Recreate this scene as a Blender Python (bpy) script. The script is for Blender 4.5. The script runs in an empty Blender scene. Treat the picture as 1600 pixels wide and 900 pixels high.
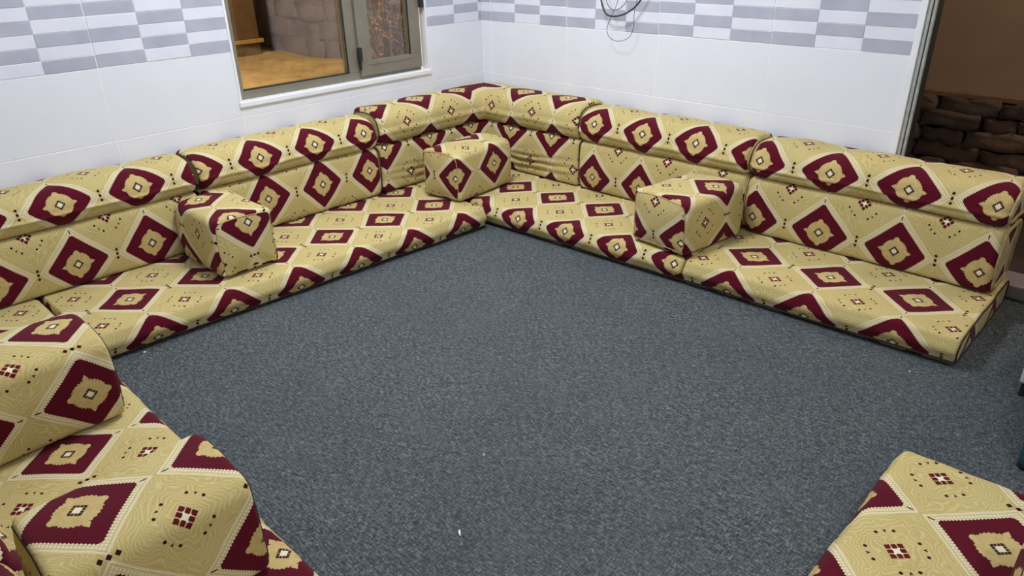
import bpy, bmesh, math, random
from mathutils import Vector, Matrix, noise
random.seed(7)
C = bpy.context.scene.collection
S = bpy.context.scene
# ------------------------------------------------------------------ camera
cd = bpy.data.cameras.new('camera'); cam = bpy.data.objects.new('camera', cd); C.objects.link(cam)
S.camera = cam
cd.sensor_width = 36; cd.sensor_fit = 'HORIZONTAL'; cd.lens = 1124.02 * 36 / 1600; cd.clip_start = .02
_r = Vector((.71945946, .69422691, -.02066608)); _u = Vector((-.29229237, .3296399, .89772084)); _d = Vector((-.63003433, .63983321, -.44007977))
M = Matrix((_r, _u, -_d)).transposed().to_4x4(); M.translation = Vector((3.4133, -3.2545, 1.3873))
cam.matrix_world = M
# ------------------------------------------------------------------ world, exposure
w = bpy.data.worlds.new('night'); S.world = w; w.use_nodes = True
w.node_tree.nodes['Background'].inputs[0].default_value = (.012, .012, .018, 1)
w.node_tree.nodes['Background'].inputs[1].default_value = 1
vs = S.view_settings; vs.view_transform = 'Standard'; vs.look = 'None'; vs.gamma = 1; vs.use_curve_mapping = False
vs.exposure = 0.07
# ------------------------------------------------------------------ lights
def area(name, loc, target, sx, sy, power, col):
    l = bpy.data.lights.new(name, 'AREA'); l.shape = 'RECTANGLE'; l.size = sx; l.size_y = sy; l.energy = power; l.color = col
    o = bpy.data.objects.new(name, l); C.objects.link(o); o.location = loc
    o.rotation_euler = (Vector(target) - Vector(loc)).to_track_quat('-Z', 'Y').to_euler(); return o
area('tube_light_glow', (.14, -1.05, 2.15), (1.5, -1.35, .6), 1.1, .07, 15, (.93, .96, 1))
area('ceiling_light_glow', (1.35, -1.55, 2.6), (1.35, -1.55, 0), .5, .5, 48, (.93, .96, 1))
area('far_tube_light_glow', (3.94, -2.2, 2.15), (2.2, -1.8, 0), 1.1, .07, 25, (.93, .96, 1))
area('street_lamp_glow', (-1.4, -2.3, 2.6), (-1.9, -.2, .5), .3, .3, 95, (1, .82, .56))
area('yard_lamp_glow', (3.6, .9, 2.6), (2.6, 1.3, .6), .3, .3, 21, (1, .84, .68))

# ------------------------------------------------------------------ node helpers
class N:
    """tiny expression helper over shader math nodes"""
    def __init__(s, mat): s.t = mat.node_tree; s.n = s.t.nodes; s.l = s.t.links
    def m(s, op, *a):
        n = s.n.new('ShaderNodeMath'); n.operation = op
        for i, v in enumerate(a):
            if isinstance(v, (int, float)): n.inputs[i].default_value = v
            else: s.l.new(v, n.inputs[i])
        return n.outputs[0]
    def add(s, a, b): return s.m('ADD', a, b)
    def sub(s, a, b): return s.m('SUBTRACT', a, b)
    def mul(s, a, b): return s.m('MULTIPLY', a, b)
    def lt(s, a, b): return s.m('LESS_THAN', a, b)
    def gt(s, a, b): return s.m('GREATER_THAN', a, b)
    def abs(s, a): return s.m('ABSOLUTE', a)
    def mx(s, a, b): return s.m('MAXIMUM', a, b)
    def mn(s, a, b): return s.m('MINIMUM', a, b)
    def near(s, a, c, wd): return s.lt(s.abs(s.sub(a, c)), wd)
    def both(s, a, b): return s.mul(a, b)
    def tri(s, a, per): return s.mul(s.abs(s.sub(s.m('FRACT', s.m('DIVIDE', a, per)), .5)), 2)
    def mix(s, f, a, b):
        n = s.n.new('ShaderNodeMix'); n.data_type = 'RGBA'
        for sock, v in ((n.inputs[0], f), (n.inputs[6], a), (n.inputs[7], b)):
            if isinstance(v, (int, float)): sock.default_value = v
            elif isinstance(v, tuple): sock.default_value = (*v, 1)
            else: s.l.new(v, sock)
        return n.outputs[2]
    def noise(s, vec, scale, detail=3, rough=.5, dist=0):
        n = s.n.new('ShaderNodeTexNoise'); n.inputs['Scale'].default_value = scale; n.inputs['Detail'].default_value = detail
        n.inputs['Roughness'].default_value = rough; n.inputs['Distortion'].default_value = dist
        if vec is not None: s.l.new(vec, n.inputs['Vector'])
        return n.outputs[0]
    def coord(s, which='Object'):
        return s.n.new('ShaderNodeTexCoord').outputs[which]
    def mapv(s, vec, sc=(1, 1, 1), rot=(0, 0, 0)):
        n = s.n.new('ShaderNodeMapping'); n.inputs['Scale'].default_value = sc; n.inputs['Rotation'].default_value = rot
        s.l.new(vec, n.inputs['Vector']); return n.outputs[0]
    def bump(s, h, strength, dist=.002):
        n = s.n.new('ShaderNodeBump'); n.inputs['Strength'].default_value = strength; n.inputs['Distance'].default_value = dist
        s.l.new(h, n.inputs['Height']); return n.outputs[0]
    def ramp(s, f, stops):
        n = s.n.new('ShaderNodeValToRGB'); s.l.new(f, n.inputs[0]); e = n.color_ramp.elements
        while len(e) < len(stops): e.new(.5)
        for x, (p, c) in zip(e, stops): x.position = p; x.color = (*c, 1)
        return n.outputs[0]
def srgb(r, g, b):
    f = lambda c: (c / 255 / 12.92) if c / 255 <= .04045 else ((c / 255 + .055) / 1.055) ** 2.4
    return (f(r), f(g), f(b))
def newmat(name, col=(.5, .5, .5), rough=.6, metal=0, spec=None):
    m = bpy.data.materials.new(name); m.use_nodes = True; b = m.node_tree.nodes['Principled BSDF']
    b.inputs['Base Color'].default_value = (*col, 1); b.inputs['Roughness'].default_value = rough; b.inputs['Metallic'].default_value = metal
    if spec is not None: b.inputs['Specular IOR Level'].default_value = spec
    return m, N(m), b

def fabric_material():
    m, n, b = newmat('woven_majlis_fabric', rough=.92, spec=.15)
    uv = n.coord('UV'); sp = n.n.new('ShaderNodeSeparateXYZ'); n.l.new(uv, sp.inputs[0]); U, V = sp.outputs[0], sp.outputs[1]
    obj = n.coord('Object')
    a = n.sub(n.m('FRACT', n.add(U, .5)), .5); bb = n.sub(n.m('FRACT', n.add(V, .5)), .5)
    A, B = n.abs(a), n.abs(bb)
    mm = n.add(A, B); along = n.sub(n.abs(n.add(a, bb)), n.abs(n.sub(a, bb)))
    p0 = n.add(a, bb); q0 = n.sub(a, bb)
    # edge coordinate for the saw edge: the smaller of |p|,|q| runs along the edge
    run = n.mn(n.abs(p0), n.abs(q0))
    saw = n.mul(n.tri(run, .036), .016)
    big = n.mx(n.abs(p0), n.abs(q0))          # equals mm
    red = n.lt(n.add(big, saw), .402)
    red = n.both(red, n.lt(n.mx(A, B), .375))
    # gold blob with lobes
    rad = n.m('SQRT', n.add(n.mul(a, a), n.mul(bb, bb)))
    scal = n.mul(n.tri(run, .045), .017)
    sup = n.m('POWER', n.add(n.m('POWER', n.abs(p0), 2.05), n.m('POWER', n.abs(q0), 2.05)), 1 / 2.05)
    blob = n.lt(n.add(sup, scal), .226)
    lobe = n.lt(n.m('SQRT', n.add(n.mul(a, a), n.m('POWER', n.sub(B, .155), 2))), .034)
    leaf = n.lt(n.add(n.mul(B, 1.6), n.abs(n.sub(A, .165))), .045)
    blob = n.mx(n.mx(blob, lobe), leaf)
    ring = n.both(n.near(mm, .054, .016), n.gt(n.tri(n.add(run, .01), .028), .14))
    core = n.lt(mm, .036)
    # F cell coordinates
    pf = n.sub(n.abs(p0), .5); qf = n.sub(n.abs(q0), .5)
    # distance-like values inside the gold cell centred at half integers
    fa = n.sub(.5, A); fb = n.sub(.5, B); fm = n.add(fa, fb)          # 0 at the centre of the gold cell
    fsa = fa; fsb = fb
    fp = fm; fq = n.abs(n.sub(fa, fb)); fmax = fm
    fmin = fq                                                       # along-edge coordinate, 0 at middle of edge
    petal = n.both(n.both(n.lt(fm, .092), n.gt(fm, .034)), n.gt(n.abs(n.sub(fq, .030)), .0055))
    starw = n.lt(n.add(fm, n.mul(fq, -.4)), .028)
    dots = n.lt(n.m('SQRT', n.add(n.m('POWER', n.sub(fm, .262), 2), n.m('POWER', n.sub(fq, .088), 2))), .019)
    dash2 = n.both(n.near(fm, .268, .022), n.lt(n.abs(n.sub(fq, n.mul(n.sub(fm, .262), .45))), .007))
    # tip motifs: three small diamonds between neighbours along U, a short dash at the V tips
    tb = n.abs(n.sub(n.abs(bb), .0))
    tipd = n.lt(n.add(fa, n.abs(n.sub(B, .058))), .023)
    tipc = n.lt(n.add(fa, B), .023)
    tip = n.mx(tipd, tipc)
    dsh = n.both(n.lt(A, .0065), n.near(B, .425, .024))
    # beaded band and thin light lines
    beads = n.both(n.gt(n.tri(run, .036), .35), n.gt(n.tri(mm, .036), .3))
    band = n.both(n.gt(mm, .392), n.lt(mm, .458))
    line = n.mx(n.near(mm, .474, .007), n.near(mm, .487, .003))
    isF = n.gt(mm, .5)
    bandf = n.both(isF, n.lt(fm, 2))
    # curly contour lines in the gold
    nz = n.noise(uv, 5.0, 1.5, .5, .6)
    curl = n.tri(n.add(n.mul(fm, 1.0), n.mul(nz, .42)), .046)
    curl2 = n.tri(n.add(mm, n.mul(nz, .12)), .032)
    curlD = n.mix(isF, curl2, curl)
    # ---- colours
    gold = srgb(212, 188, 122); light = srgb(222, 208, 158); dark = srgb(146, 124, 68)
    cream = srgb(230, 222, 196)
    soft = n.noise(obj, 9, 3, .6)
    col = n.mix(soft, srgb(182, 162, 102), srgb(203, 185, 125))
    sm = n.m('SMOOTHSTEP', curlD, .45, 1.0) if False else n.mul(n.gt(curlD, .72), .38)
    col = n.mix(sm, col, light)
    col = n.mix(n.mul(n.lt(curlD, .12), .22), col, dark)
    col = n.mix(n.both(band, n.add(n.mul(beads, .68), .14)), col, cream)
    col = n.mix(n.mul(line, .75), col, cream)
    dk = srgb(44, 10, 18)
    col = n.mix(n.both(isF, petal), col, srgb(92, 12, 26))
    col = n.mix(n.both(isF, starw), col, cream)
    col = n.mix(n.both(isF, n.mx(dots, dash2)), col, dk)
    redc = n.mix(n.noise(obj, 14, 3, .6), srgb(76, 2, 22), srgb(94, 4, 32))
    col = n.mix(red, col, redc)
    blobc = n.mix(n.noise(uv, 14, 2, .5, 1.0), srgb(176, 150, 88), srgb(212, 190, 136))
    col = n.mix(blob, col, blobc)
    col = n.mix(core, col, cream)
    col = n.mix(ring, col, dk)
    col = n.mix(n.mx(tip, dsh), col, dk)
    # weave
    wv = n.mapv(uv, (1, 1, 1), (0, 0, math.radians(45)))
    s2 = n.n.new('ShaderNodeSeparateXYZ'); n.l.new(wv, s2.inputs[0])
    weave = n.mul(n.tri(s2.outputs[0], .02), n.tri(s2.outputs[1], .02))
    fine = n.noise(uv, 90, 2, .6)
    col = n.mix(n.mul(n.sub(1, fine), .28), col, n.mix(.5, col, (.03, .02, .01)))
    n.l.new(col, b.inputs['Base Color'])
    h = n.add(n.add(n.mul(weave, .5), n.mul(n.sub(1, red), .6)), n.add(n.mul(sm, .5), n.mul(fine, .4)))
    n.l.new(n.bump(h, .55, .0014), b.inputs['Normal'])
    b.inputs['Sheen Weight'].default_value = .04; b.inputs['Sheen Roughness'].default_value = .5
    return m
FAB = fabric_material()

def simple(name, c1, c2, scale, rough=.7, bump=.2, bd=.002, metal=0, spec=None, det=4):
    m, n, b = newmat(name, rough=rough, metal=metal, spec=spec)
    o = n.coord('Object'); f = n.noise(o, scale, det, .6)
    n.l.new(n.ramp(f, [(.3, c1), (.7, c2)]), b.inputs['Base Color'])
    if bump: n.l.new(n.bump(n.noise(o, scale * 3, det, .6), bump, bd), b.inputs['Normal'])
    return m
PIPE = simple('dark_seam_piping', srgb(58, 46, 34), srgb(40, 26, 26), 60, .8)
PIPEG = simple('gold_seam_piping', srgb(150, 126, 84), srgb(196, 172, 118), 40, .85)
TILE = simple('glazed_white_tile', (.755, .775, .845), (.785, .80, .865), 5, .28, .05, .001)
GROUT = simple('pale_grout', (.90, .905, .92), (.94, .945, .95), 30, .8)
MDARK = simple('grey_mosaic_glaze', srgb(168, 170, 186), srgb(184, 186, 201), 6, .3, .12, .001)
MLITE = simple('pale_mosaic_glaze', srgb(218, 220, 233), srgb(228, 230, 240), 6, .3, .12, .001)
PLAST = simple('white_plaster', (.66, .67, .71), (.71, .72, .75), 3, .7)
TRIM = simple('white_tile_trim', (.78, .79, .82), (.84, .85, .87), 10, .3, .02)
ALU = simple('olive_grey_window_aluminium', srgb(118, 112, 98), srgb(130, 124, 109), 9, .42, .03, metal=.0)
DALU = simple('grey_door_aluminium', srgb(150, 152, 146), srgb(180, 182, 176), 26, .45, .08, metal=0)
GASK = simple('black_rubber', (.012, .012, .012), (.02, .02, .02), 20, .6)
BLACK = simple('black_cable_sheath', (.008, .008, .01), (.016, .016, .018), 20, .45)
STUC = simple('brown_stucco', srgb(134, 106, 80), srgb(148, 118, 90), 3, .9, .3, .004)
STONE = [simple('rough_brown_stone_%d' % i, a, c, 9, .95, .7, .01) for i, (a, c) in enumerate([
    (srgb(66, 48, 38), srgb(92, 68, 50)), (srgb(56, 42, 36), srgb(80, 60, 46)), (srgb(76, 56, 42), srgb(102, 78, 58))])]
MORT = simple('dark_mortar', srgb(46, 36, 30), srgb(60, 46, 38), 12, .95)
SAND = simple('sandy_ground', srgb(168, 136, 88), srgb(206, 174, 120), 5, .95, .5, .01)
WOOD = simple('brown_painted_post', srgb(96, 72, 44), srgb(118, 90, 56), 8, .7)
BRASS = simple('gilt_ledge', srgb(196, 160, 84), srgb(220, 186, 110), 20, .35, .05, metal=.4)
LEAF = simple('dull_leaf', srgb(92, 84, 54), srgb(124, 108, 72), 20, .7)
FLOW = simple('orange_petal', srgb(214, 134, 96), srgb(236, 196, 150), 20, .7)
STEM = simple('twig_bark', srgb(92, 72, 54), srgb(112, 90, 66), 30, .8)
ROCKW = simple('purple_brown_rock_wall', srgb(92, 84, 88), srgb(128, 116, 116), 4, .95, .5, .01)
MARB = simple('mauve_threshold_stone', srgb(150, 138, 142), srgb(172, 160, 160), 8, .4, .03)
WHITE = simple('grey_white_enamel', srgb(178, 180, 178), srgb(190, 191, 190), 4, .35, .02)
TEAL = simple('dark_teal_cloth', srgb(10, 50, 62), srgb(16, 64, 76), 25, .8)
LINT = simple('white_lint', srgb(225, 225, 225), srgb(240, 240, 240), 30, .9, 0)
SHELL = simple('lamp_housing', (.75, .75, .75), (.8, .8, .8), 10, .4, 0)
def glass():
    m = bpy.data.materials.new('window_glass'); m.use_nodes = True; t = m.node_tree; t.nodes.clear()
    o = t.nodes.new('ShaderNodeOutputMaterial'); mx = t.nodes.new('ShaderNodeMixShader'); tr = t.nodes.new('ShaderNodeBsdfTransparent')
    gl = t.nodes.new('ShaderNodeBsdfGlossy'); gl.inputs['Roughness'].default_value = .02; fr = t.nodes.new('ShaderNodeFresnel'); fr.inputs[0].default_value = 1.5
    tr.inputs[0].default_value = (.92, .92, .9, 1)
    t.links.new(fr.outputs[0], mx.inputs[0]); t.links.new(tr.outputs[0], mx.inputs[1]); t.links.new(gl.outputs[0], mx.inputs[2]); t.links.new(mx.outputs[0], o.inputs[0])
    return m
GLASS = glass()
def emit():
    m, n, b = newmat('lamp_diffuser', (.9, .9, .9)); b.inputs['Emission Color'].default_value = (.93, .96, 1, 1); b.inputs['Emission Strength'].default_value = 2.5
    return m
EMIT = emit()
def carpet():
    m, n, b = newmat('slate_needle_felt_carpet', rough=.97, spec=.1)
    o = n.coord('Object')
    st = n.noise(n.mapv(o, (46, 220, 1), (0, 0, math.radians(18))), 1, 3, .65, .6)
    st2 = n.noise(n.mapv(o, (220, 66, 1), (0, 0, math.radians(-30))), 1, 3, .65, .6)
    sp = n.noise(o, 420, 2, .7)
    big = n.noise(o, 1.6, 3, .55)
    f = n.add(n.mul(st, .4), n.add(n.mul(st2, .35), n.mul(sp, .25)))
    c = n.ramp(f, [(.38, srgb(30, 33, 34)), (.5, srgb(71, 77, 79)), (.62, srgb(134, 140, 142))])
    c2 = n.mix(n.ramp(big, [(.42, (0, 0, 0)), (.62, (1, 1, 1))]), c, n.mix(.22, c, srgb(64, 72, 82)))
    wear = n.noise(o, 5, 4, .6)
    c3 = n.mix(n.mul(n.m('POWER', wear, 3), .5), c2, srgb(108, 110, 112))
    n.l.new(c3, b.inputs['Base Color']); n.l.new(n.bump(f, .9, .004), b.inputs['Normal'])
    return m
CARP = carpet()

# ------------------------------------------------------------------ mesh helpers
def tag(o, label=None, cat=None, group=None, kind=None):
    if label: o['label'] = label
    if cat: o['category'] = cat
    if group: o['group'] = group
    if kind: o['kind'] = kind
    return o
def empty(name, loc, label=None, cat=None, group=None, kind=None):
    o = bpy.data.objects.new(name, None); o.empty_display_size = .05; C.objects.link(o); o.location = loc
    return tag(o, label, cat, group, kind)
def link(name, me, mat, parent=None, world=True):
    if mat is not None: me.materials.clear(); me.materials.append(mat)
    o = bpy.data.objects.new(name, me); C.objects.link(o)
    if parent:
        o.parent = parent
        if world:
            pl = Vector(parent.location); q = parent
            while q.parent: q = q.parent; pl += Vector(q.location)
            o.location = -pl
    return o
def mesh_from(verts, faces, smooth=False, name='m'):
    me = bpy.data.meshes.new(name); me.from_pydata(verts, [], faces); me.update()
    if smooth: me.polygons.foreach_set('use_smooth', [True] * len(me.polygons))
    return me
def box_mesh(boxes, ch=0.0):
    """boxes: list of (x0,x1,y0,y1,z0,z1); one mesh; ch bevels"""
    bm = bmesh.new()
    for (x0, x1, y0, y1, z0, z1) in boxes:
        b2 = bmesh.new(); bmesh.ops.create_cube(b2, size=1)
        for v in b2.verts:
            v.co = Vector(((x0 + x1) / 2 + v.co.x * (x1 - x0), (y0 + y1) / 2 + v.co.y * (y1 - y0), (z0 + z1) / 2 + v.co.z * (z1 - z0)))
        if ch: bmesh.ops.bevel(b2, geom=list(b2.edges), offset=ch, segments=2, affect='EDGES', profile=.6)
        t = bpy.data.meshes.new('t'); b2.to_mesh(t); b2.free(); bm.from_mesh(t); bpy.data.meshes.remove(t)
    me = bpy.data.meshes.new('b'); bm.to_mesh(me); bm.free(); return me
def tube_mesh(pts, r, seg=8, closed=False):
    P = [Vector(p) for p in pts]; n = len(P); verts = []; faces = []
    up = None
    for i in range(n):
        a = P[(i - 1) % n] if (closed or i > 0) else P[i]; c = P[(i + 1) % n] if (closed or i < n - 1) else P[i]
        t = (c - a).normalized()
        if up is None: up = t.orthogonal().normalized()
        up = (up - t * up.dot(t)); up = up.normalized() if up.length > 1e-6 else t.orthogonal().normalized()
        s = t.cross(up)
        for k in range(seg):
            g = 2 * math.pi * k / seg; verts.append(P[i] + (up * math.cos(g) + s * math.sin(g)) * r)
    for i in range(n if closed else n - 1):
        for k in range(seg):
            j = (i + 1) % n
            faces.append((i * seg + k, i * seg + (k + 1) % seg, j * seg + (k + 1) % seg, j * seg + k))
    if not closed: faces.append(tuple(range(seg))[::-1]); faces.append(tuple((n - 1) * seg + k for k in range(seg)))
    return mesh_from(verts, faces, True)
def spline(pts, k=8):
    P = [Vector(p) for p in pts]; out = []
    for i in range(len(P) - 1):
        p0 = P[max(i - 1, 0)]; p1 = P[i]; p2 = P[i + 1]; p3 = P[min(i + 2, len(P) - 1)]
        for j in range(k):
            t = j / k
            out.append(.5 * ((2 * p1) + (p2 - p0) * t + (2 * p0 - 5 * p1 + 4 * p2 - p3) * t * t + (3 * p1 - p0 - 3 * p2 + p3) * t ** 3))
    out.append(P[-1]); return out

# ------------------------------------------------------------------ upholstery
def profile(W, H, rfb, rft, rbt, rbb, n=64, bf=.006, bt=.006):
    """closed rounded section; w=0 is the front, z=0 the bottom. Goes back-bottom, front, top, back."""
    pts = []
    def arc(cx, cz, r, a0, a1, k=10):
        for i in range(k + 1):
            a = math.radians(a0 + (a1 - a0) * i / k); pts.append((cx + r * math.cos(a), cz + r * math.sin(a)))
    def seg(p, q, k, bx, bz):
        for i in range(1, k):
            t = i / k; h = math.sin(math.pi * t) ** .8
            pts.append((p[0] + (q[0] - p[0]) * t + bx * h, p[1] + (q[1] - p[1]) * t + bz * h))
    arc(W - rbb, rbb, rbb, -45, -90)
    seg((W - rbb, 0), (rfb, 0), 6, 0, 0)
    arc(rfb, rfb, rfb, 270, 180)
    seg((0, rfb), (0, H - rft), 10, -bf, 0)
    arc(rft, H - rft, rft, 180, 90)
    seg((rft, H), (W - rbt, H), 12, 0, bt)
    arc(W - rbt, H - rbt, rbt, 90, 0)
    seg((W, H - rbt), (W, rbb), 6, 0, 0)
    arc(W - rbb, rbb, rbb, 0, -40)
    pts.append(pts[0])
    L = [0]
    for i in range(1, len(pts)): L.append(L[-1] + math.dist(pts[i], pts[i - 1]))
    out = []; j = 0
    for i in range(n + 1):
        t = L[-1] * i / n
        while j < len(L) - 2 and L[j + 1] < t: j += 1
        f = (t - L[j]) / max(L[j + 1] - L[j], 1e-9)
        out.append((pts[j][0] + (pts[j + 1][0] - pts[j][0]) * f, pts[j][1] + (pts[j + 1][1] - pts[j][1]) * f, t))
    return out
def s_front(pr, z):    # arc position at height z on the front
    c = [q for q in pr if q[0] < pr[0][0] * .45]
    return min(c, key=lambda q: abs(q[1] - z) + q[0] * .2)[2]
def s_top(pr, wv):
    H = max(q[1] for q in pr); c = [q for q in pr if q[1] > H * .8]
    return min(c, key=lambda q: abs(q[0] - wv))[2]
def sweep(name, pr, path, z0, uvs, uvc0, uvc1, parent, er=.02, amp=.004, hook=None, pipes=(True, True), pm=None, pr_r=.003, seed=0, bulge_=.004, sib=False):
    """pr profile, path [(x,y,wx,wy,t)], uvs(s,t)->uv, uvc(w,z)->uv for the two ends."""
    n = len(pr) - 1; W = max(q[0] for q in pr); H = max(q[1] for q in pr); wc, zc = W / 2, H / 2
    T0, T1 = path[0][4], path[-1][4]
    verts = []; rings = []; off = Vector((seed * 3.1, seed * 1.7, seed * 2.3))
    def put(pa, q, sw, sz, push=(0, 0)):
        wv = wc + (q[0] - wc) * sw; zv = zc + (q[1] - zc) * sz
        x = pa[0] + pa[2] * wv + push[0]; y = pa[1] + pa[3] * wv + push[1]; z = z0 + zv
        P = Vector((x, y, z))
        nv = noise.noise_vector(P * 4.5 + off) * amp + noise.noise_vector(P * 14 + off) * amp * .35
        if zv < .012: nv.z = max(nv.z, 0) * .2
        P += nv
        if hook: P = hook(P, wv, zv, pa[4])
        verts.append(P); return len(verts) - 1
    for pa in path:
        e = min(pa[4] - T0, T1 - pa[4]); k = er * (1 - math.sqrt(max(0, 1 - ((er - e) / er) ** 2))) if e < er else 0
        k *= .75
        rings.append([put(pa, pr[i], 1 - 2 * k / W, 1 - 2 * k / H) for i in range(n)])
    faces = []; uvl = []
    for r in range(len(rings) - 1):
        t0, t1 = path[r][4], path[r + 1][4]
        for i in range(n):
            j = (i + 1) % n
            faces.append((rings[r][i], rings[r][j], rings[r + 1][j], rings[r + 1][i]))
            s0, s1 = pr[i][2], pr[i + 1][2]
            uvl += [uvs(s0, t0), uvs(s1, t0), uvs(s1, t1), uvs(s0, t1)]
    for end in (0, 1):
        pa = path[0] if end == 0 else path[-1]; pb = path[1] if end == 0 else path[-2]
        dx, dy = pa[0] - pb[0], pa[1] - pb[1]; dl = math.hypot(dx, dy); dx /= dl; dy /= dl
        uvc = uvc0 if end == 0 else uvc1
        k0 = .75 * er; prev = rings[0] if end == 0 else rings[-1]; psc = (1 - 2 * k0 / W, 1 - 2 * k0 / H)
        for lv in (.93, .8, .6, .35, .12):
            sc = (psc[0] if False else (1 - 2 * k0 / W) * lv, (1 - 2 * k0 / H) * lv)
            bulge = bulge_ * (1 - lv ** 3)
            cur = [put(pa, pr[i], sc[0], sc[1], (dx * bulge, dy * bulge)) for i in range(n)]
            for i in range(n):
                j = (i + 1) % n
                f = (prev[i], prev[j], cur[j], cur[i]); g = []
                for (ii, ss) in ((i, psc), (j, psc), (j, sc), (i, sc)):
                    g.append(uvc(wc + (pr[ii][0] - wc) * ss[0], zc + (pr[ii][1] - zc) * ss[1]))
                if end == 0: f = f[::-1]; g = g[::-1]
                faces.append(f); uvl += g
            prev = cur; psc = sc
        f = tuple(prev); g = [uvc(wc + (q[0] - wc) * psc[0], zc + (q[1] - zc) * psc[1]) for q in pr[:n]]
        if end == 0: f = f[::-1]; g = g[::-1]
        faces.append(f); uvl += g
    me = mesh_from(verts, faces, True)
    uvm = me.uv_layers.new(name='UVMap'); uvm.data.foreach_set('uv', [c for q in uvl for c in q])
    me.flip_normals() if signed(me) < 0 else None
    o = link(name, me, FAB, parent)
    for end, on in enumerate(pipes):
        if on:
            ring = rings[0] if end == 0 else rings[-1]
            pts = [verts[i] for i in ring]
            link('piping', tube_mesh(pts, pr_r, 6, True), pm or PIPE, parent if sib else o)
    return o, rings, verts
def signed(me):
    v = 0
    for p in me.polygons:
        c = p.vertices; a = me.vertices[c[0]].co
        for k in range(1, len(c) - 1): v += a.dot(me.vertices[c[k]].co.cross(me.vertices[c[k + 1]].co))
    return v
def straight(p0, p1, wd, er=.02, step=.022):
    L = math.dist(p0, p1); ts = [0, er * .15, er * .35, er * .65, er]; k = max(2, int((L - 2 * er) / step))
    ts += [er + (L - 2 * er) * i / k for i in range(1, k)] + [L - q for q in (er, er * .65, er * .35, er * .15, 0)]
    return [(p0[0] + (p1[0] - p0[0]) * t / L, p0[1] + (p1[1] - p0[1]) * t / L, wd[0], wd[1], t) for t in ts]

# ================================================================== STRUCTURE
TW, TH = .6, .3076; GAP = .0036
ZP = 3 * TH
me = box_mesh([(-.05, 4.1, -3.55, .22, -.12, 0)]); fl = link('floor', me, CARP); tag(fl, kind='structure')
DX0, DX1, DZ = 2.475, 3.55, 2.1
WY0, WY1, WZ0, WZ1 = -1.64, -.44, .672, 1.80
def tag_struct(o): o['kind'] = 'structure'; return o
wr = tag_struct(link('wall_right', box_mesh([(-.2, DX0 + .002, .0014, .2, 0, 2.7), (DX0, DX1, .0014, .2, DZ, 2.7), (DX1, 4.1, .0014, .2, 0, 2.7)]), GROUT))
wl = tag_struct(link('wall_left', box_mesh([(-.2, -.0014, -3.55, WY0, 0, 2.7), (-.2, -.0014, WY1, .2, 0, 2.7), (-.2, -.0014, WY0, WY1, 0, WZ0), (-.2, -.0014, WY0, WY1, WZ1, 2.7)]), GROUT))
tag_struct(link('wall_near', box_mesh([(-.2, 4.2, -3.65, -3.47, 0, 2.7)]), PLAST))
tag_struct(link('wall_far_right', box_mesh([(4.05, 4.2, -3.47, .2, 0, 2.7)]), PLAST))
tag_struct(link('ceiling', box_mesh([(-.2, 4.2, -3.65, .22, 2.7, 2.8)]), PLAST))
# tiles. A tile is described in wall coordinates (a along the wall, z)
X0T = .0822; Y0T = .4272
def slab(rects, wall, th0, th1, ch):
    """rects in (a,z); chamfered slabs lying on the wall, joined into one mesh"""
    V = []; F = []
    for (a0, a1, z0, z1, c) in rects:
        b = len(V); c = c * ch
        for (d, i) in ((th0, 0), (th1 - ch, 0), (th1, c)):
            for (a, z) in ((a0 + i, z0 + i), (a1 - i, z0 + i), (a1 - i, z1 - i), (a0 + i, z1 - i)):
                V.append((a, -d, z) if wall == 'R' else (d, -a, z))
        for lay in (0, 4):
            for k in range(4): F.append((b + lay + k, b + lay + (k + 1) % 4, b + lay + 4 + (k + 1) % 4, b + lay + 4 + k))
        F.append((b + 8, b + 9, b + 10, b + 11))
    if wall == 'L': F = [f[::-1] for f in F]
    me = mesh_from(V, F); return me
def clip(a0, a1, z0, z1, wall):
    lo, hi = (0.004, 4.05) if wall == 'R' else (0.0, 3.47)
    if wall == 'R': hole = (DX0 - .0, DX1, -1, DZ)
    else: hole = (-WY1, -WY0, WZ0, WZ1)
    a0 = max(a0, lo); a1 = min(a1, hi)
    if a1 - a0 < .004: return []
    h0, h1, hz0, hz1 = hole
    if a1 <= h0 or a0 >= h1 or z1 <= hz0 or z0 >= hz1: return [(a0, a1, z0, z1, 1)]
    out = []
    if z0 < hz0: out.append((a0, a1, z0, hz0, 0))
    if z1 > hz1: out.append((a0, a1, hz1, z1, 0))
    zz0, zz1 = max(z0, hz0), min(z1, hz1)
    if a0 < h0: out.append((a0, h0, zz0, zz1, 0))
    if a1 > h1: out.append((h1, a1, zz0, zz1, 0))
    return [r for r in out if r[1] - r[0] > .003 and r[3] - r[2] > .003]
mesh_cache = {}
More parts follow.
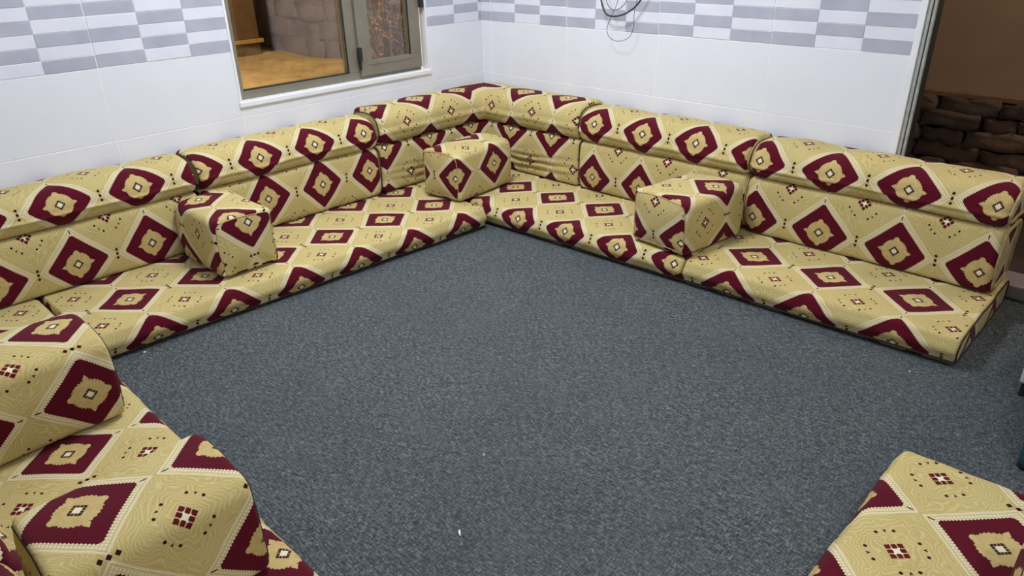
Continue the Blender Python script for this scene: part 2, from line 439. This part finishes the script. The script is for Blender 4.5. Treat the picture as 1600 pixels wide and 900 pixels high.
for wall, parent, off, rng in (('R', wr, X0T, range(-1, 7)), ('L', wl, Y0T, range(-1, 6))):
    for row in range(0, 9):
        for k in rng:
            a0 = off + TW * k + GAP / 2; a1 = off + TW * (k + 1) - GAP / 2; z0 = row * TH + GAP / 2; z1 = min((row + 1) * TH - GAP / 2, 2.695)
            if z1 - z0 < .02: continue
            if row in (3, 4):
                body = clip(a0, a1, z0, z1, wall)
                if not body: continue
                t = link('patterned_tile', slab(body, wall, -.0014, -.0008, .0003), GROUT, parent)
                for r in range(6):
                    for c in range(3):
                        g = .0016 / 2
                        b0 = a0 + (a1 - a0) * c / 3; b1 = a0 + (a1 - a0) * (c + 1) / 3
                        if c > 0: b0 += g
                        if c < 2: b1 -= g
                        rr = clip(b0, b1, z0 + (z1 - z0) * r / 6 + (g if r else 0), z0 + (z1 - z0) * (r + 1) / 6 - (g if r < 5 else 0), wall)
                        if not rr: continue
                        darkb = (r + c) % 2 == 0
                        pr_ = random.choice((.0002, .0008, .0014))
                        link('mosaic_block', slab(rr, wall, -.0008, pr_ + .0006, .0012), MDARK if darkb else MLITE, t)
            else:
                rr = clip(a0, a1, z0, z1, wall)
                if rr: link('tile', slab(rr, wall, -.0014, 0, .0008), TILE, parent)
# white bead trims
def tubebar(name, a, b, r, mat, parent=None): return link(name, tube_mesh([a, b], r, 12), mat, parent)
t1 = tag_struct(link('trim_1', box_mesh([(2.4755, 2.5015, -.008, .05, 0, DZ)], .004), TRIM))
t2 = tag_struct(link('trim_2', box_mesh([(-.045, .004, WY0, WY0 + .012, WZ0, WZ1)], .003), TRIM))
t3 = tag_struct(link('trim_3', box_mesh([(-.045, .005, WY1 - .012, WY1, WZ0, WZ1)], .003), TRIM))
# sill: rounded white ledge
sill = tag_struct(link('trim_4', box_mesh([(-.045, .012, WY0 - .006, WY1 + .006, WZ0 - .012, WZ0 + .016)], .006), TRIM))
# ------------------------------------------------ window
wn = empty('window_1', (-.05, -1.04, WZ0)); wn['kind'] = 'structure'
fx0, fx1 = -.085, -.035; zb = WZ0 + .016; zt = WZ1 - .005; yl, yr = WY0 + .012, WY1 - .035
fr = link('window_frame', box_mesh([(fx0, fx1, yl, yr, zb, zb + .042), (fx0, fx1, yl, yr, zt - .04, zt), (fx0, fx1, yl, yl + .035, zb + .042, zt - .04),
      (fx0, fx1, yr - .012, yr, zb + .042, zt - .04), (fx0, fx1, -.975, -.912, zb + .042, zt - .04)], .002), ALU, wn)
link('gasket', box_mesh([(fx1 - .004, fx1 + .0015, yl + .035, -.975, zb + .042, zb + .047), (fx1 - .004, fx1 + .0015, -.981, -.975, zb + .042, zt - .04)]), GASK, wn)
link('glass_pane', box_mesh([(-.066, -.060, yl + .03, -.97, zb + .038, zt - .036)]), GLASS, wn)
sx0, sx1 = -.06, -.018; sy0, sy1 = -.91, -.478; sz0, sz1 = zb + .018, zt - .02
sash = link('window_sash', box_mesh([(sx0, sx1, sy0, sy1, sz0, sz0 + .078), (sx0, sx1, sy0, sy1, sz1 - .07, sz1), (sx0, sx1, sy0, sy0 + .078, sz0 + .078, sz1 - .07), (sx0, sx1, sy1 - .078, sy1, sz0 + .078, sz1 - .07)], .0025), ALU, wn)
link('glass_pane', box_mesh([(-.045, -.040, sy0 + .075, sy1 - .075, sz0 + .075, sz1 - .067)]), GLASS, sash)
link('gasket', box_mesh([(sx1 - .006, sx1 + .0012, sy1 - .084, sy1 - .078, sz0 + .078, sz1 - .07)]), GASK, sash)
link('sash_bead', box_mesh([(sx1 - .002, sx1 + .003, sy0 + .07, sy1 - .06, sz0 + .055, sz0 + .060)], .001), ALU, sash)
hd = link('handle', box_mesh([(sx1, sx1 + .02, -.925, -.903, .79, .86), (sx1 - .002, sx1 + .012, -.918, -.908, .74, .80)], .003), GASK, wn)
link('hinge', box_mesh([(-.02, .008, sy1 - .002, sy1 + .02, 1.03, 1.09)], .003), GASK, wn)
# ------------------------------------------------ door opening at the right
dr = empty('door_1', (2.55, .08, 0)); dr['kind'] = 'structure'
link('door_jamb', box_mesh([(2.502, 2.516, .0, .08, 0, DZ)], .002), DALU, dr)
link('jamb_groove', box_mesh([(2.516, 2.520, .012, .08, 0, DZ)]), GASK, dr)
link('jamb_stop', box_mesh([(2.520, 2.530, .004, .08, 0, DZ)], .002), DALU, dr)
link('jamb_edge', box_mesh([(2.530, 2.533, .02, .08, 0, DZ)], .001), GASK, dr)
link('door_head', box_mesh([(2.536, DX1, .0, .10, DZ - .06, DZ)], .003), DALU, dr)
link('door_jamb', box_mesh([(DX1 - .05, DX1, .0, .10, 0, DZ - .06)], .003), DALU, dr)
link('threshold', box_mesh([(2.536, DX1 - .05, .05, .21, .001, .06)], .008), MARB, dr)

# ================================================================== OUTSIDE
def rock(L, Hh, D, seed):
    """a rough hewn stone: a jittered, subdivided block"""
    bm = bmesh.new(); bmesh.ops.create_cube(bm, size=1); bmesh.ops.subdivide_edges(bm, edges=list(bm.edges), cuts=3, use_grid_fill=True)
    for v in bm.verts:
        c = v.co.copy(); rr = c.length; c = c.lerp(c.normalized() * .62, .14)
        c = Vector((c.x * L, c.y * D, c.z * Hh)); c += noise.noise_vector(c * 14 + Vector((seed, seed * 2, 0))) * .03 + noise.noise_vector(c * 45) * .008
        v.co = c
    me = bpy.data.meshes.new('rock'); bm.to_mesh(me); bm.free(); me.polygons.foreach_set('use_smooth', [True] * len(me.polygons)); return me
yw = empty('garden_wall', (3.0, 1.25, 0), 'brown stucco wall with a rough stone base seen through the doorway', 'wall')
link('stucco', box_mesh([(1.2, 5.2, 1.22, 1.4, .565, 2.6)]), STUC, yw)
link('ledge', box_mesh([(1.2, 5.2, 1.175, 1.22, .562, .588)], .004), simple('ochre_ledge', srgb(92, 66, 38), srgb(112, 84, 50), 10, .8), yw)
link('mortar', box_mesh([(1.2, 5.2, 1.225, 1.4, -.05, .562)]), MORT, yw)
sh = [rock(.3, .088, .12, i * 3.3) for i in range(8)]
for cse in range(7):
    x = 1.25 + random.random() * .1; z = .525 - cse * .083
    while x < 4.6:
        L = random.uniform(.16, .36)
        o = bpy.data.objects.new('stone', random.choice(sh)); C.objects.link(o); o.parent = yw
        o.location = (x + L / 2 - 3.0, 1.215 - 1.25 + random.uniform(-.012, .012), z + random.uniform(-.006, .006))
        o.scale = (L / .3 * .99, 1, random.uniform(.92, 1.05)); o.rotation_euler = (0, random.uniform(-.04, .04), 0)
        if not o.data.materials: o.data.materials.append(STONE[0])
        o.material_slots[0].link = 'OBJECT'; o.material_slots[0].material = random.choice(STONE)
        x += L + .006
tag(link('yard_paving', box_mesh([(1.2, 5.2, .22, 1.6, -.2, -.02)]), MORT), kind='structure')
# bank outside the window
def bank():
    V = []; F = []; nx, ny = 40, 50
    for i in range(nx + 1):
        for j in range(ny + 1):
            x = -.35 - 4.2 * i / nx; y = -2.6 + 4.6 * j / ny
            z = .47 + .05 * noise.noise(Vector((x * 1.6, y * 1.6, 0))) + .015 * noise.noise(Vector((x * 9, y * 9, 3)))
            V.append((x, y, z))
    for i in range(nx):
        for j in range(ny):
            a = i * (ny + 1) + j; F.append((a, a + 1, a + ny + 2, a + ny + 1))
    m = mesh_from(V, F, True)
    if m.polygons[0].normal.z < 0: m.flip_normals()
    return m
tag(link('raised_ground', bank(), SAND), 'sandy ochre raised ground lit orange outside the window', 'ground')
# rock retaining wall behind it, through (-3.1,-.12) and (-1.97,.315)
rw = empty('retaining_wall', (-2.9, .257, .45), 'dim purple-brown rough rock wall behind the lit ground', 'wall')
ang = math.atan2(.115, 1.83)
rw.rotation_euler.z = ang
b_ = link('wall_core', box_mesh([(-3.2, 4.0, .05, .3, -.2, 2.0)]), ROCKW, rw, False)
sh2 = [rock(.34, .17, .12, 40 + i * 2.7) for i in range(6)]
for m_ in sh2: m_.materials.append(ROCKW)
for cse in range(9):
    x = -2.6 + random.random() * .2
    while x < 2.6:
        L = random.uniform(.2, .46)
        o = bpy.data.objects.new('rock', random.choice(sh2)); C.objects.link(o); o.parent = rw
        o.location = (x + L / 2, .075 + random.uniform(-.012, .012), .06 + cse * .165); o.scale = (L / .34 * 1.03, .55, 1.03); x += L
# post and gilt ledge
tag(link('square_post', box_mesh([(-3.22, -2.98, -.18, .06, .605, 2.4), (-3.18, -3.02, -.14, .02, .603, .61)], .002), WOOD), 'brown square post seen through the left window pane', 'post')
gl_ = empty('garden_ledge', (-3.1, -.05, .45), 'low golden slab with a shiny edge at the foot of the brown post', 'ledge')
link('slab_top', box_mesh([(-3.30, -2.97, -.24, .10, .565, .602)], .008), BRASS, gl_)
link('slab_base', box_mesh([(-3.26, -3.0, -.20, .07, .44, .565)], .006), WOOD, gl_)
# flowering bush
bu = empty('flowering_bush', (-1.0, .02, .45), 'dry bush with orange blossoms seen through the right window sash', 'plant')
twigs = bmesh.new()
def addm(bm, me): bm.from_mesh(me); bpy.data.meshes.remove(me)
tips = []
for i in range(34):
    a = random.uniform(0, 6.28); r = random.uniform(.06, .34); h = random.uniform(.12, .85)
    p0 = Vector((-1.0, .02, .47)); p2 = p0 + Vector((math.cos(a) * r, math.sin(a) * r, h)); p1 = (p0 + p2) / 2 + Vector((math.cos(a) * .04, math.sin(a) * .04, h * .12))
    pts = spline([p0, p1, p2], 4); addm(twigs, tube_mesh(pts, .004, 5)); tips += [p2, pts[5], pts[6], p1]
me = bpy.data.meshes.new('tw'); twigs.to_mesh(me); twigs.free(); link('stem', me, STEM, bu)
def cards(tips, n, s, spread, cup):
    V = []; F = []
    for i in range(n):
        c = random.choice(tips) + Vector([random.uniform(-spread, spread) for _ in range(3)])
        d = Vector([random.uniform(-1, 1) for _ in range(3)]).normalized(); e = d.orthogonal().normalized(); g = d.cross(e); k = s * random.uniform(.6, 1.2); b = len(V)
        V += [c, c + e * k + g * k * .5 + d * cup, c + e * k * 2, c + e * k - g * k * .5 + d * cup]; F += [(b, b + 1, b + 2), (b, b + 2, b + 3)]
    return mesh_from(V, F)
lf = link('foliage', cards(tips, 900, .014, .05, .003), LEAF, bu); lf['kind'] = 'stuff'
fm_ = None
for i in range(110):
    c = random.choice(tips) + Vector([random.uniform(-.03, .03) for _ in range(3)])
    if fm_ is None:
        V = [(0, 0, -.004)]; F = []
        for k in range(5):
            g = k * 1.2566; b = len(V)
            V += [(.012 * math.cos(g - .4), .012 * math.sin(g - .4), .003), (.02 * math.cos(g), .02 * math.sin(g), .006), (.012 * math.cos(g + .4), .012 * math.sin(g + .4), .003)]
            F += [(0, b, b + 1), (0, b + 1, b + 2)]
        fm_ = mesh_from(V, F); fm_.materials.append(FLOW)
    o = bpy.data.objects.new('blossom', fm_); C.objects.link(o); o.parent = bu; o.location = c - Vector(bu.location)
    o.rotation_euler = (random.uniform(-1, 1), random.uniform(.3, 1.6), random.uniform(-1, 1)); sc = random.uniform(.7, 1.3); o.scale = (sc, sc, sc)

# ================================================================== SEATING
ZT = .115     # mattress height
def mattress(loc, label, p0, p1, wd, W, uvs, seed, group='fabric floor mattresses', H=ZT, free=(False, False)):
    t = empty('floor_mattress', loc, label, 'mattress', group)
    pr = profile(W, H, .036, .026, .03, .02, 130, .013, .003)
    f = lambda a, b: (a / .3 + .5, b / .33)
    o, rings, verts = sweep('mattress_body', pr, straight(p0, p1, wd, .012, .03), .001, lambda s, q: uvs(s, q, pr), f, f, t, er=.012, amp=.005, seed=seed, pipes=free, pr_r=.0042, sib=True)
    # dark piping along the bottom front edge and around the two ends
    k = min(range(len(pr) - 1), key=lambda i: abs(pr[i][0]) + abs(pr[i][1] - .012))
    kb = min(range(len(pr) - 1), key=lambda i: abs(pr[i][0] - W) + abs(pr[i][1] - .012))
    for idx in (k,):
        pts = [verts[r[idx]] for r in rings]
        link('piping', tube_mesh(pts, .0048, 6), PIPE, t)
    return t
# left wall run: pattern D at x=.56, y=-.966-.306k
def uvL(s, q, pr):
    y = -.812 - q * 1.0; return ((-y - .966) / .306, vv(s - s_cache(pr, .785 - .56), .33, .305))
def vv(d, up, down): return d / up if d > 0 else d / down
_sc = {}
def s_cache(pr, wv):
    k = (id(pr), wv)
    if k not in _sc: _sc[k] = s_top(pr, wv)
    return _sc[k]
mattress((.4, -1.7, 0), 'long patterned floor mattress lying along the tiled wall below the window', (.825, -.812), (.742, -2.722), (-1, 0), .75, uvL, 1)
mattress((1.0, -.4, 0), 'patterned floor mattress filling the back corner, running right from it', (.03, -.812), (1.952, -.718), (0, 1), .70,
         lambda s, q, pr: ((q + .03 - .718) / .3, vv(s - s_cache(pr, .768 - .46), .33, .325)), 2)
mattress((2.5, -.4, 0), 'short patterned floor mattress at the right end, beside the doorway', (1.960, -.718), (3.022, -.682), (0, 1), .68,
         lambda s, q, pr: ((q + 1.962 - 2.172) / .324, vv(s - s_cache(pr, .700 - .48), .34, .30)), 3, free=(False, True))
mattress((1.1, -3.0, 0), 'patterned floor mattress in the lower left carrying the big cube armrest', (.03, -2.735), (2.00, -2.735), (0, -1), .70,
         lambda s, q, pr: ((q + .03 - 1.40) / .305, (s - s_cache(pr, .2525)) / .31), 4)
mattress((2.55, -3.0, 0), 'patterned floor mattress corner past the lower armrest, with a red diamond at the bottom edge', (2.008, -2.735), (3.04, -2.735), (0, -1), .70,
         lambda s, q, pr: ((q + 2.01 - 2.17) / .305, (s - s_cache(pr, .03)) / .31), 5)
mattress((3.4, -2.4, 0), 'bright yellow patterned mattress in the bottom right corner of the view', (3.072, -1.400), (3.072, -3.40), (1, 0), .70,
         lambda s, q, pr: ((q + 1.400 - 1.640) / .333, (s - s_cache(pr, .28)) / .335), 6, free=(True, False))

# ---- back cushions: lower block + top bolster
ZB = ZT + .008; HL = .262; ZU = .384; HU = .174
def backcushion(loc, label, p0, p1, wd, uL, vL, uU, vU, P, seed, pm=(None, None), pr_r=.003, dz=0):
    t = empty('back_cushion', loc, label, 'cushion', 'two-tier back cushions along the walls')
    prL = profile(.235, HL, .02, .03, .02, .02, 72, .010, 0)
    prU = profile(.25, HU + dz, .045, .092, .05, .03, 84, .010, .003)
    def hkL(Pp, wv, zv, q):
        f = math.exp(-((zv - .0) / .05) ** 2); return Pp
    sL = s_front(prL, vL - ZB); sU = s_front(prU, vU - ZU)
    capf = lambda a, b: (a / .3 + .62, b / .33 + .1)
    sweep('lower_block', prL, straight(p0, p1, wd, .022), ZB, lambda s, q: ((q - uL) / P, (s - sL) / .33), capf, capf, t, er=.022, amp=.006, hook=hkL, seed=seed, pm=pm[0], pr_r=pr_r)
    q0 = (p0[0] - wd[0] * .012, p0[1] - wd[1] * .012); q1 = (p1[0] - wd[0] * .012, p1[1] - wd[1] * .012)
    sweep('top_bolster', prU, straight(q0, q1, wd, .025), ZU, lambda s, q: ((q - uU) / P, (s - sU) / .33), capf, capf, t, er=.025, amp=.007, seed=seed + 9, pm=pm[0], pr_r=pr_r)
    return t
FX = .255
backcushion((.15, -2.55, ZB), 'two-tier patterned back cushion nearest the left edge of the view', (FX, -2.030), (FX, -3.02), (-1, 0), 2.572 - 2.030, .222, 2.572 - 2.030, .475, .297, 11, dz=-.024)
backcushion((.15, -1.55, ZB), 'two-tier patterned back cushion directly under the window', (FX, -1.044), (FX, -2.012), (-1, 0), 1.708 - 1.044, .275, 1.716 - 1.044, .478, .295, 12, dz=-.020)
backcushion((1.5, -.15, ZB), 'two-tier patterned back cushion on the back wall just right of the corner one', (.998, -FX), (1.972, -FX), (0, 1), 1.400 - .998, .211, 1.401 - .998, .492, .300, 13, dz=-.008, pm=(PIPEG, None), pr_r=.004)
backcushion((2.5, -.15, ZB), 'two-tier patterned back cushion at the right end beside the doorway', (1.988, -FX), (3.0, -FX), (0, 1), 2.337 - 1.988, .212, 2.338 - 1.988, .466, .309, 14, pm=(PIPEG, None), pr_r=.008, dz=-.020)
# corner cushion: L shaped, both tiers turn the corner
def lpath(front, start, end, er=.022, step=.02):
    """front line x=front from y=start up to y=-front, then along y=-front to x=end"""
    La = -front - start; Lb = end - front
    out = []
    def leg(t): 
        return t
    ts = [0, er * .15, er * .35, er * .65, er]; k = int((La - er - .03) / step); ts += [er + (La - er - .03) * i / k for i in range(1, k + 1)]
    for t in ts: out.append((front, start + t, -1, 0, t))
    # rounded inner corner: three ring positions
    R = .03
    for g in (15, 30, 45, 60, 75):
        a = math.radians(g)
        # concave fillet centre at (front+R, -front-R)
        px = front + R - R * math.cos(a); py = -front - R + R * math.sin(a)
        d = Vector((-math.cos(a), math.sin(a))); k_ = 1 / max(abs(d.x), abs(d.y))
        out.append((px, py, d.x * k_, d.y * k_, La - R + R * 2 * g / 90 * .9))
    ts = [Lb - .03 - q for q in (er, er * .65, er * .35, er * .15, 0)]
    k = int((Lb - .03 - er) / step); tt = [(Lb - .03 - er) * i / k for i in range(0, k)] + ts
    for t in tt: out.append((front + .03 + t, -front, 0, 1, La + .03 + t))
    return out
cc = empty('back_cushion', (.15, -.15, ZB), 'L-shaped two-tier back cushion folded into the room corner, creased lower part', 'cushion', 'two-tier back cushions along the walls')
prL = profile(.232, HL, .02, .03, .02, .02, 90, .004, 0); prU = profile(.25, HU + .008, .05, .095, .05, .03, 84, .008, .004)
def wrinkle(Pp, wv, zv, q):
    d = abs(q - .78)                       # distance from the corner along the path
    f = math.exp(-((d - .30) / .30) ** 2) * max(0, 1 - wv / .08)
    for zc, sl, am in ((.085, .10, .020), (.05, .05, .018), (.115, .16, .011)):
        zz = zv - (zc - sl * (.35 - d) * .35 + .012 * noise.noise(Vector((q * 5, zc * 30, 0))))
        g = am * f * (math.exp(-(zz / .0075) ** 2) - .45 * math.exp(-((zz - .018) / .012) ** 2))
        if q < .78: Pp.x -= g
        else: Pp.y += g
    return Pp
capf = lambda a, b: (a / .3 + .62, b / .33 + .1)
pL = lpath(FX, -1.026, .982, step=.015)
sL = s_front(prL, .378 - ZB); sU = s_front(prU, .492 - ZU)
sweep('lower_block', prL, pL, ZB, lambda s, q: ((q - .03) / .32, (s - sL) / .33), capf, capf, cc, er=.022, amp=.007, hook=wrinkle, seed=21)
pU = lpath(FX + .012, -1.026, .984)
sweep('top_bolster', prU, pU, ZU + .002, lambda s, q: ((q - .345) / .322, (s - sU) / .33 + .5), capf, capf, cc, er=.028, amp=.006, seed=22)
# third run, behind the two big armrests
backcushion((1.6, -3.33, ZB), 'back cushion edge cut by the bottom left corner, behind the lower armrest', (1.20, -3.228), (2.20, -3.228), (0, -1), .35, .215, .3, .47, .3, 31)
backcushion((2.7, -3.33, ZB), 'back cushion of the near run below the view', (2.215, -3.228), (3.04, -3.228), (0, -1), .35, .215, .3, .47, .3, 32)

# ---- cube armrests
def armrest(loc, rot, label, L, W, H, uvs, cap0, cap1, seed, er=.018, rt=.035, pm=None):
    """local: length along +y from 0..L, front (w=0) is +x side, w grows towards -x; placed by loc / rot about z"""
    t = empty('armrest_cushion', loc, label, 'cushion', 'block armrest cushions'); 
    pr = profile(W, H, .014, rt, rt * .8, .014, 96, .008, .008)
    cr, sr = math.cos(rot), math.sin(rot)
    def tr(x, y): return (loc[0] + cr * x - sr * y, loc[1] + sr * x + cr * y)
    p0 = tr(0, 0); p1 = tr(0, L); wd = (-cr, -sr)
    sweep('cushion_body', pr, straight(p0, p1, wd, er, .015), loc[2], lambda s, q: uvs(s, q, pr), cap0, cap1, t, er=er, amp=.007, seed=seed, pm=pm, pr_r=.0022, bulge_=.014, sib=True)
    return t
# box beside the window run: length along +x. Front (w=0) faces -y
ZA = ZT + .012
def uvB1(s, q, pr): return ((s - s_front(pr, .145 - ZA)) / .305, (q + .284 - .35) / .30)
# local +x side -> world -y: rot = -90deg ; local +y -> world +x
armrest((.284, -2.160, ZA), -math.pi / 2, 'cube armrest on the left mattress below the window run', .368, .262, .25,
        uvB1, lambda a, b: (b / .3, a / .3), lambda a, b: ((b + ZA - .345) / .305, (a - .148) / .30), 41, pm=PIPEG)
# middle box in the corner: front (w=0) faces +x, length along +y
def uvB2(s, q, pr): return ((s - s_front(pr, .272 - ZA)) / .31, (q - .28) / .30)
armrest((.695, -.868, ZA), math.radians(5), 'cube armrest standing in the room corner', .43, .265, .25,
        uvB2, lambda a, b: ((.02 - a) / .30, (b + ZA - .252) / .30), lambda a, b: (a / .3, b / .3), 42, pm=PIPEG)
# right box
def uvB3(s, q, pr): return ((s - s_front(pr, .262 - ZA) - .155) / .31, (q - .27) / .305)
armrest((1.955, -.715, ZA), math.radians(-7), 'cube armrest on the right mattress, standing against the back cushions', .40, .30, .238,
        uvB3, lambda a, b: ((.02 - a) / .30, (b + ZA - .185) / .30), lambda a, b: (a / .3, b / .3), 43, pm=PIPEG)
# big box A, lower left
def uvB4(s, q, pr): return ((s - s_front(pr, .235 - ZA)) / .30, (q - .305) / .30)
armrest((1.340, -3.185, ZA), 0, 'upper of the two big cube armrests at the left edge, red diamond on its side', .385, .29, .258,
        uvB4, lambda a, b: (a / .3, b / .3), lambda a, b: (a / .3 + .5, b / .3), 44, rt=.05)
# box B
def uvB5(s, q, pr): return ((s - s_top(pr, .165)) / .30, (q - .10) / .29)
armrest((2.190, -3.185, ZA), 0, 'lower of the two big cube armrests at the bottom left, gold flower on its top', .382, .275, .248,
        uvB5, lambda a, b: (a / .3, b / .3), lambda a, b: ((.12 - a) / .3, (b - .13) / .3), 45, rt=.05)
# box C at right frame edge
armrest((3.73, -2.10, ZA), math.radians(8), 'armrest cushion edge cut by the right border above the yellow mattress', .40, .285, .255,
        uvB4, lambda a, b: (a / .3, b / .3), lambda a, b: (a / .3 + .5, b / .3), 46)

# ================================================================== CABLES, LINT, RIGHT-HAND THINGS
def px(x, z, y=-.05): return (x, y, z)
thick = spline([px(.93, 1.75, -.02), px(.925, 1.35, -.03), px(.94, 1.14, -.04), px(.957, 1.072), px(.994, 1.012, -.055), px(1.06, 1.003, -.06), px(1.136, 1.028, -.055), px(1.198, 1.085, -.045), px(1.24, 1.20, -.04), px(1.22, 1.45, -.03), px(1.18, 1.75, -.02)], 8)
cb = link('cable', tube_mesh(thick, .0042, 8), BLACK)
tag(cb, 'thicker black cable hanging in a shallow loop on the back wall', 'cable')
thin = spline([px(1.05, 1.6, -.02), px(1.075, 1.3, -.03), px(1.062, 1.09, -.045), px(1.02, .99, -.05), px(1.004, .935, -.055), px(1.03, .895, -.06), px(1.085, .883, -.06), px(1.145, .905, -.055), px(1.168, .96, -.05), px(1.165, 1.03, -.045), px(1.19, 1.2, -.035), px(1.2, 1.6, -.02)], 8)
cb = link('cable', tube_mesh(thin, .0014, 8), BLACK)
tag(cb, 'thin black cable hanging in a longer narrow loop on the back wall', 'cable')
th2 = spline([px(.99, 1.3, -.03), px(.985, 1.10, -.05), px(1.03, 1.035, -.055), px(1.09, 1.05, -.05), px(1.12, 1.12, -.045), px(1.11, 1.4, -.03)], 8)
cb = link('cable', tube_mesh(th2, .0018, 8), BLACK)
tag(cb, 'thin black cable loop near the top border behind the thick one', 'cable')
for (x, y, r, lb) in ((2.332, -2.370, .007, 'white lint fleck on the carpet near the bottom border'), (2.150, -2.110, .003, 'tiny white speck in the middle of the carpet'),
                      (.775, -2.560, .004, 'pale thread on the carpet beside the left mattress end'), (2.92, -.80, .003, 'pale speck on the carpet in front of the right mattress end')):
    V = []; pts = [Vector((x + random.uniform(-r, r) * 1.2, y + random.uniform(-r, r) * 1.2, .003 + random.random() * .003)) for _ in range(7)]
    o = link('lint_fleck', tube_mesh(spline(pts, 4), .0013 if r < .005 else .002, 5), LINT); tag(o, lb, 'lint', 'lint on the carpet')
# cabinet at right edge
cab = empty('white_cabinet', (3.45, -.5, 0), 'grey-white cabinet on a black plinth at the right border', 'cabinet')
link('cabinet_body', box_mesh([(3.215, 3.75, -.72, -.28, .05, .85)], .008), WHITE, cab)
link('plinth', box_mesh([(3.222, 3.74, -.712, -.29, .001, .05)], .003), GASK, cab)
tl = empty('teal_cloth_bag', (3.5, -1.1, 0), 'dark teal cloth bag standing on the carpet at the right border', 'bag')
def bag():
    V = []; F = []; ns, nz = 40, 12
    for i in range(nz + 1):
        z = .002 + .34 * i / nz; k = 1 - .12 * (i / nz) ** 2
        for j in range(ns):
            a = 2 * math.pi * j / ns; ca, sa = math.cos(a), math.sin(a); e = .45
            x = .17 * k * math.copysign(abs(ca) ** e, ca); y = .14 * k * math.copysign(abs(sa) ** e, sa)
            f = 1 + .03 * math.sin(a * 9 + z * 14); V.append((3.468 + x * f, -1.01 + y * f, z))
    for i in range(nz):
        for j in range(ns): F.append((i * ns + j, i * ns + (j + 1) % ns, (i + 1) * ns + (j + 1) % ns, (i + 1) * ns + j))
    F.append(tuple(range(ns))[::-1]); F.append(tuple(nz * ns + j for j in range(ns)))
    return mesh_from(V, F, True)
link('bag_body', bag(), TEAL, tl)
link('strap', tube_mesh(spline([(3.40, -1.0, .335), (3.41, -1.0, .46), (3.47, -1.0, .50), (3.53, -1.0, .46), (3.54, -1.0, .335)], 6), .008, 8), TEAL, tl)
# ------------------------------------------------ lamp fixtures (above the view)
def fixture(name, b, e, lab):
    t = empty(name, ((b[0] + b[1]) / 2, (b[2] + b[3]) / 2, b[4]), lab, 'lamp')
    link('housing', box_mesh([b], .004), SHELL, t); link('diffuser', box_mesh([e], .002), EMIT, t)
fixture('tube_lamp', (.0, .07, -1.65, -.45, 2.12, 2.2), (.07, .09, -1.6, -.5, 2.13, 2.18), 'white tube lamp on the wall above the window, above the view')
fixture('tube_lamp', (3.99, 4.05, -2.8, -1.6, 2.12, 2.2), (3.975, 3.99, -2.75, -1.65, 2.13, 2.18), 'white tube lamp on the far right wall, beyond the view')
fixture('ceiling_lamp', (1.08, 1.62, -1.82, -1.28, 2.66, 2.7), (1.10, 1.60, -1.80, -1.30, 2.63, 2.66), 'flat white ceiling lamp above the view')
